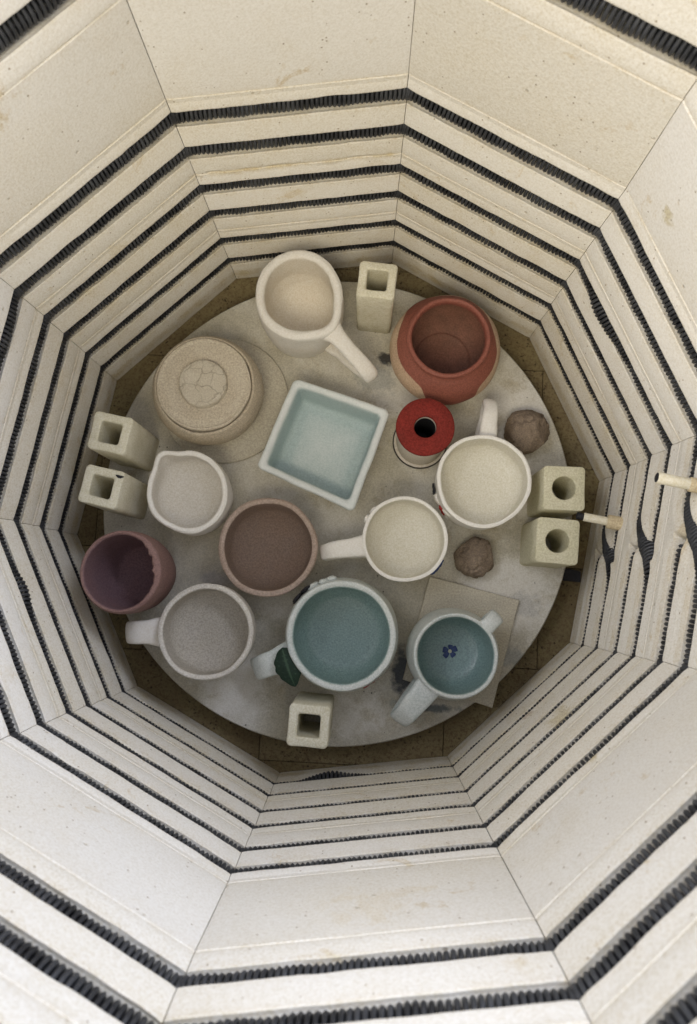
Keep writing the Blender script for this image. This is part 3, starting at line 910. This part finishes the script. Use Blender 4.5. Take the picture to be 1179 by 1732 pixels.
me = loft([dloop(a, b, z) for a, b, z, g in rows], [r[3] for r in rows], smooth=60)
link('body', me, 'blue_dish', t)

# 5 red spool
t = thing('spool', 'white spool with a bright red top flange and dark centre hole', 'spool', (0.0890, 0.0755, ZS))
me = lathe([(0.0110, 0.002, 0), (0.0262, 0.002, 0), (0.0264, 0.003, 0), (0.0262, 0.070, 0), (0.0258, 0.0712, 0), (0.0112, 0.0712, 0), (0.0110, 0.07, 0), (0.0110, 0.03, 0), (0.0110, 0.002, 0)], 64, None, 0.0004, 4.0, k=1, rings=0)
link('barrel', me, 'spool_white', t)
me = lathe([(0.0112, 0.0714, 0), (0.0296, 0.0714, 0), (0.0300, 0.0722, 0), (0.0299, 0.0748, 0), (0.0290, 0.0758, 0), (0.0122, 0.0758, 0), (0.0114, 0.0750, 0), (0.0112, 0.0714, 0)], 64, None, 0.0005, 4.2, k=1, rings=0)
link('top_flange', me, 'spool_red', t)
me = lathe([(0.0, 0.0003, 0), (0.0295, 0.0003, 0), (0.0300, 0.001, 0), (0.0295, 0.0020, 0), (0.0280, 0.0020, 0), (0, 0.0019, 0)], 64, None, 0.0004, 4.4, k=1, rings=0)
me2 = lathe([(0.0108, 0.068, 0), (0.0104, 0.06, 0), (0.0102, 0.0025, 0), (0.0, 0.0025, 0)], 40, None, 0.0002, 4.3, k=1, rings=0)
link('bore_shade', me2, 'black_paint_shade', t)  # black lining stands in for the shade deep in the hole
bf = link('bottom_flange', me, 'spool_white', t)
me = lathe([(0.0298, 0.0004, 0), (0.0306, 0.0004, 0), (0.0306, 0.0022, 0), (0.0292, 0.0022, 0), (0.0292, 0.0018, 0)], 64, None, 0.0003, 4.4, k=1, rings=0)
link('dark_edge', me, 'dark_line', bf)

def blob_mesh(rx, ry, rz, seed, amp=0.35, freq=1.6, sub=3):
    bm = bmesh.new()
    bmesh.ops.create_icosphere(bm, subdivisions=sub, radius=1)
    for v in bm.verts:
        n0 = v.co.normalized()
        k = 1 + amp * noise.noise(n0 * freq + Vector((seed, -seed, seed))) + 0.4 * amp * noise.noise(n0 * freq * 3 + Vector((seed * 2, seed, 0)))
        v.co = Vector((n0.x * rx * k, n0.y * ry * k, n0.z * rz * k))
    me = bpy.data.meshes.new('blob')
    for f in bm.faces:
        f.smooth = True
    bm.to_mesh(me); bm.free()
    return me

def decor(parent, mat, ang, r, z, sizes, seed, count=5, spread=0.012, name='relief'):
    """a small modelled sprig pressed on the wall of a pot, one mesh"""
    rnd = random.Random(seed)
    bm = bmesh.new()
    for k in range(count):
        a = ang + rnd.uniform(-1, 1) * spread / r
        zz = z + rnd.uniform(-1, 1) * spread * 0.7
        me = blob_mesh(sizes[0], sizes[1], sizes[2], seed + k, 0.4, 1.5, 2)
        b2 = bmesh.new(); b2.from_mesh(me)
        m4 = Matrix.Translation((r * math.cos(a), r * math.sin(a), zz)) @ Matrix.Rotation(a, 4, 'Z') @ Matrix.Rotation(rnd.uniform(-1, 1), 4, 'X')
        b2.transform(m4); b2.to_mesh(me); b2.free()
        bm.from_mesh(me)
        bpy.data.meshes.remove(me)
    me = bpy.data.meshes.new('relief'); bm.to_mesh(me); bm.free()
    me.polygons.foreach_set('use_smooth', [True] * len(me.polygons))
    return link(name, me, mat, parent)

# 6 cream mug, handle pointing up
t = thing('mug', 'cream mug with its handle pointing up towards the red jar', 'mug', (0.1490, 0.0220, ZS), 'handled mugs')
me = lathe(cup_profile(0.0385, 0.0465, 0.0475, 0.080, 0.0042, floor=0.040, bulge=0.6), 96, rim_wave(0.010, 0.7, 0.008, 0.5), 0.0011, 6.0)
link('body', me, 'cream_mug', t)
handle_loop(t, 'cream_mug', math.radians(84), 0.0478, 0.042, 0.062, 0.014, 0.0155, 0.0095, 6.2)
decor(t, 'cream_mug', math.radians(38), 0.0475, 0.071, (0.003, 0.006, 0.004), 61, 4, 0.008)
decor(t, 'cream_mug', math.radians(208), 0.0465, 0.052, (0.0025, 0.006, 0.007), 62, 6, 0.013)
decor(t, 'black_paint_shade', math.radians(192), 0.0483, 0.060, (0.0016, 0.003, 0.005), 63, 3, 0.006, 'painted_leaf')
decor(t, 'red_paint', math.radians(214), 0.0478, 0.055, (0.0018, 0.003, 0.003), 64, 3, 0.006, 'painted_bud')

# 7 cream mug, handle pointing left
t = thing('mug', 'small cream mug in the centre with its handle pointing left', 'mug', (0.0725, -0.0395, ZS), 'handled mugs')
me = lathe(cup_profile(0.0375, 0.0425, 0.0430, 0.076, 0.0038, floor=0.034, bulge=0.6), 96, rim_wave(0.006, 2.1), 0.0008, 7.0)
link('body', me, 'cream_mug', t)
handle_loop(t, 'cream_mug', math.radians(191), 0.0438, 0.040, 0.060, 0.014, 0.0175, 0.0080, 7.2)
decor(t, 'cream_mug', math.radians(143), 0.0430, 0.064, (0.0028, 0.006, 0.004), 71, 4, 0.008)
decor(t, 'flower_blue', math.radians(-36), 0.0432, 0.050, (0.0035, 0.005, 0.005), 72, 4, 0.006, 'painted_flower')
decor(t, 'teal_mug', math.radians(-28), 0.0440, 0.046, (0.003, 0.004, 0.004), 73, 3, 0.006, 'painted_leaf')

# 8 white pouring bowl
t = thing('pouring_bowl', 'off-white bowl with a small pouring lip, next to the left posts', 'bowl', (-0.1520, -0.0010, ZS))
me = lathe(cup_profile(0.033, 0.0425, 0.0425, 0.066, 0.0060, floor=0.028, bulge=0.55), 110, rim_wave(0.008, 4.0, 0.014, 2.0, lip=(math.radians(128), 0.26, 0.0085, 0.001, 0.03)), 0.001, 8.0)
link('body', me, 'white_bowl', t)

# 9 brown bowl
t = thing('bowl', 'plain brown bowl with a paler pinkish rim, left of the centre', 'bowl', (-0.0670, -0.0530, ZS))
me = lathe(cup_profile(0.035, 0.0495, 0.0515, 0.056, 0.0066, floor=0.008, bulge=0.6), 96, rim_wave(0.004, 1.0), 0.0008, 9.0)
link('body', me, 'brown_bowl', t)

# 10 maroon cup with torn inner lip
t = thing('cup', 'tall dark maroon cup with rough torn lip, beside the left wall', 'cup', (-0.2050, -0.0865, ZS))
prof = [(0, 0.0005, 0), (0.026, 0.0005, 0), (0.031, 0.002, 0), (0.0365, 0.020, 0), (0.0405, 0.045, 0), (0.0415, 0.070, 0), (0.0405, 0.090, 0), (0.0398, 0.0935, 0), (0.0385, 0.0950, 0.1), (0.0370, 0.0938, 0.4), (0.0362, 0.0900, 0.9),
        (0.0370, 0.070, 1), (0.0360, 0.045, 1), (0.032, 0.020, 1), (0.025, 0.009, 1), (0.0, 0.008, 1)]
def torn(r, z, a):
    if 0.088 < z and r < 0.0388:
        d = (a - 0.25 + math.pi) % (2 * math.pi) - math.pi
        w = math.exp(-(d / 0.7) ** 2)
        r -= w * (0.0045 + 0.0016 * math.sin(17 * a) * math.sin(7 * a + 1) + 0.0012 * noise.noise(Vector((a * 9, 3, 1))))
    return r * (1 + 0.012 * math.cos(2 * (a - 1.2))), z
me = lathe(prof, 120, torn, 0.0008, 10.0)
link('body', me, 'maroon_cup', t)

# 11 grey-beige mug
t = thing('mug', 'warm grey mug with flat strap handle pointing left to the wall', 'mug', (-0.1210, -0.1415, ZS), 'handled mugs')
me = lathe(cup_profile(0.0375, 0.0465, 0.0478, 0.076, 0.0056, floor=0.038, bulge=0.6), 96, rim_wave(0.006, 3.0, 0.006, 1.0), 0.0009, 11.0)
link('body', me, 'grey_mug', t)
handle_loop(t, 'bisque_white', math.radians(184), 0.0485, 0.039, 0.058, 0.014, 0.0238, 0.0070, 11.2, droop=0.002)

# 12 large teal mug with leaf
t = thing('mug', 'largest teal mug, a dark green leaf on its handle', 'mug', (0.0140, -0.1380, ZS), 'handled mugs')
me = lathe([(0, 0.0005, 0), (0.036, 0.0005, 0), (0.043, 0.002, 0), (0.0525, 0.018, 0), (0.0575, 0.040, 0), (0.0570, 0.058, 0), (0.0548, 0.072, 0), (0.0542, 0.0775, 0), (0.0530, 0.0800, 0), (0.0502, 0.0800, 0.1), (0.0480, 0.0785, 0.5), (0.0471, 0.0755, 1),
            (0.0495, 0.068, 1), (0.0515, 0.055, 1), (0.0518, 0.042, 1), (0.048, 0.026, 1), (0.041, 0.0165, 1), (0.03, 0.013, 1), (0.0, 0.012, 1)], 110, rim_wave(0.003, 5.0), 0.0008, 12.0)
link('body', me, 'teal_mug', t)
ha = math.radians(205)
ho = handle_loop(t, 'teal_mug', ha, 0.0545, 0.041, 0.060, 0.014, 0.0245, 0.0075, 12.2)
def leaf_mesh(L, Wd, seed):
    V, F, G = [], [], []
    nu, nv = 26, 12
    for side in (0, 1):
        for i in range(nu + 1):
            u = i / nu
            hw = Wd / 2 * math.sin(math.pi * u ** 0.85) ** 0.75 * (1 + 0.05 * math.sin(28 * u)) + 0.0003
            for j in range(nv + 1):
                v = j / nv * 2 - 1
                vein = max(0, 1 - abs(v) * 9) + 0.8 * max(0, 1 - abs(((u - abs(v) * 0.16) * 9) % 1 - 0.5) * 9)
                x = L * (u - 0.5); y = hw * v
                z = -0.35 * x * x / L * 1.2 - 0.0022 * v * v * (hw / Wd * 2) - 0.0004 * vein + 0.0006 * noise.noise(Vector((x * 150, y * 150, seed)))
                V.append((x, y, z - (0.0016 if side else 0)))
                G.append(min(1, vein))
    n1 = (nu + 1) * (nv + 1)
    W = nv + 1
    for i in range(nu):
        for j in range(nv):
            a = i * W + j
            F.append((a, a + 1, a + W + 1, a + W))
            F.append((n1 + a, n1 + a + W, n1 + a + W + 1, n1 + a + 1))
    rim = [j for j in range(W)] + [i * W + W - 1 for i in range(1, nu + 1)] + [nu * W + j for j in range(W - 2, -1, -1)] + [i * W for i in range(nu - 1, 0, -1)]
    for k in range(len(rim)):
        a, b = rim[k], rim[(k + 1) % len(rim)]
        F.append((a, b, n1 + b, n1 + a))
    return mesh('leaf', V, F, 60, G)
lf = link('leaf', leaf_mesh(0.0405, 0.0255, 2.0), 'leaf_green', ho)
lf['label'] = 'dark green modelled leaf'
lf.location = Vector((-0.0372, -0.1725, 0.0505)) - Vector((0.0140, -0.1380, -0.018))
lf.location.z = 0.0765
lf.rotation_euler = (0.12, 0.05, math.radians(-68))
decor(t, 'teal_mug', math.radians(114), 0.0560, 0.064, (0.0035, 0.007, 0.004), 121, 6, 0.012)
decor(t, 'black_paint_shade', math.radians(132), 0.0582, 0.058, (0.0022, 0.006, 0.007), 122, 6, 0.014, 'painted_leaf')
decor(t, 'red_paint', math.radians(-52), 0.0570, 0.050, (0.0012, 0.006, 0.0011), 123, 7, 0.012, 'painted_twig')

# 13 tile and small teal mug with flower
Qt = [Vector((0.1049, -0.0737)), Vector((0.2026, -0.0945)), Vector((0.1765, -0.2102)), Vector((0.0800, -0.1853))]
Qm = (Qt[0] + Qt[1] + Qt[2] + Qt[3]) / 4
def tloop(sc, z):
    out = []
    for k in range(4):
        a, b = (Qt[k] - Qm) * sc, (Qt[(k + 1) % 4] - Qm) * sc
        for q in range(16):
            v = a + (b - a) * q / 16
            w = 0.0005 * fbm((v.x, v.y, 0), 60, 4.4)
            out.append((v.x * (1 + w * 20), v.y * (1 + w * 20), z))
    return out
me = loft([tloop(0.995, 0), tloop(1.0, 0.0008), tloop(1.0, 0.0046), tloop(0.992, 0.0054)], smooth=30)
o = link('square_tile', me, 'tile', None, (Qm.x, Qm.y, ZS))
tag(o, 'thin square clay tile under the small teal flower mug', 'tile')

ZT = ZS + 0.0054
t = thing('mug', 'small teal mug with a blue flower painted inside, on a square tile', 'mug', (0.1275, -0.1525, ZT), 'handled mugs')
me = lathe([(0, 0.0005, 0), (0.030, 0.0005, 0), (0.036, 0.002, 0), (0.0440, 0.016, 0), (0.0470, 0.034, 0), (0.0455, 0.050, 0), (0.0428, 0.062, 0), (0.0422, 0.0665, 0), (0.0412, 0.0688, 0), (0.0395, 0.0690, 0.1), (0.0380, 0.0675, 0.5), (0.0373, 0.0645, 1),
            (0.0385, 0.058, 1), (0.0410, 0.046, 1), (0.0415, 0.034, 1), (0.0375, 0.020, 1), (0.031, 0.0115, 1), (0.020, 0.0085, 1), (0.0, 0.008, 1)], 104, rim_wave(0.003, 6.0), 0.0007, 13.0)
link('body', me, 'teal_cup', t)
handle_loop(t, 'teal_cup', math.radians(233), 0.0420, 0.044, 0.056, 0.012, 0.0225, 0.0075, 13.2)
ta = math.radians(45)
dd = Vector((math.cos(ta), math.sin(ta), 0)); ss = Vector((-math.sin(ta), math.cos(ta), 0))
me = sweep([dd * 0.039 + Vector((0, 0, 0.0655)), dd * 0.047 + Vector((0, 0, 0.0665)), dd * 0.0545 + Vector((0, 0, 0.064)), dd * 0.0560 + Vector((0, 0, 0.058)), dd * 0.0520 + Vector((0, 0, 0.048)), dd * 0.044 + Vector((0, 0, 0.038))],
           [0.018, 0.016, 0.0165, 0.0165, 0.014, 0.012], [0.007, 0.0075, 0.008, 0.008, 0.007, 0.006], ss, 2.6, 18, 7, 13.4, 0.0009)
link('thumb_tab', me, 'teal_cup', t)
def petal_mesh():
    bm = bmesh.new()
    ring = []
    for q in range(18):
        a = 2 * math.pi * q / 18
        ring.append((0.0042 + 0.0033 * math.cos(a) * (1 - 0.25 * (math.cos(a) > 0.8)), 0.0024 * math.sin(a) * (1.0 + 0.35 * math.cos(a))))
    return loft([[(x, y, z) for x, y in ring] for z in (0.0, 0.0006)] + [[(0.0042 + (x - 0.0042) * 0.8, y * 0.8, 0.0009) for x, y in ring]], [0, 0, 0])
ctr_me = lathe([(0, 0, 0), (0.0021, 0, 0), (0.0019, 0.0011, 0), (0.0, 0.0014, 0)], 20, None, 0.0001, k=1, rings=0)
fo = link('flower', ctr_me, 'flower_pale', t, (0.0010, 0.0004, 0.0082))
fo['label'] = 'small five-petalled blue flower on the mug floor'
pm = petal_mesh()
for q in range(5):
    p = link('petal', pm, 'flower_blue', fo)
    p.rotation_euler.z = math.radians(20 + 72 * q + (7, -6, 4, -9, 5)[q])
    p.scale = ((1.22, 1.02, 1.15, 1.3, 1.08)[q], (1.25, 1.0, 1.3, 1.1, 1.2)[q], 1)

# 14 clay lumps
for (x, y, r, sd, lb) in ((0.2049, 0.0892, 0.0225, 3.0, 'larger brown clay lump right of the cream mug with the upright handle'), (0.1518, -0.0509, 0.0192, 8.0, 'smaller brown clay lump between centre mug and square tile')):
    bm = bmesh.new()
    bmesh.ops.create_icosphere(bm, subdivisions=5, radius=1)
    rr = random.Random(int(sd))
    cuts = [(Vector((rr.uniform(-1, 1), rr.uniform(-1, 1), rr.uniform(-0.2, 1))).normalized(), rr.uniform(0.88, 1.05)) for _ in range(11)]
    for v in bm.verts:
        q = v.co.normalized()
        k = 1.04 + 0.14 * noise.noise(q * 1.5 + Vector((sd, 0, 0))) + 0.07 * noise.noise(q * 4 + Vector((0, sd, 0))) + 0.03 * noise.noise(q * 9)
        crease = abs(noise.noise(q * 1.9 + Vector((0, 0, sd))))
        k -= 0.20 * max(0, 1 - crease / 0.085) - 0.05
        pnt = q * k
        for cn, cd in cuts:
            over = pnt.dot(cn) - cd
            if over > 0:
                pnt -= cn * over * 0.85
        pnt.z = max(pnt.z, -0.62)
        v.co = Vector((pnt.x * r * 1.05, pnt.y * r * 1.02, (pnt.z + 0.62) * r * 0.92))
    me = bpy.data.meshes.new('clay_lump')
    for f in bm.faces:
        f.smooth = True
    bm.to_mesh(me); bm.free()
    o = link('clay_lump', me, 'clay_brown', None, (x, y, ZS))
    tag(o, lb, 'clay lump', 'lumps of clay')
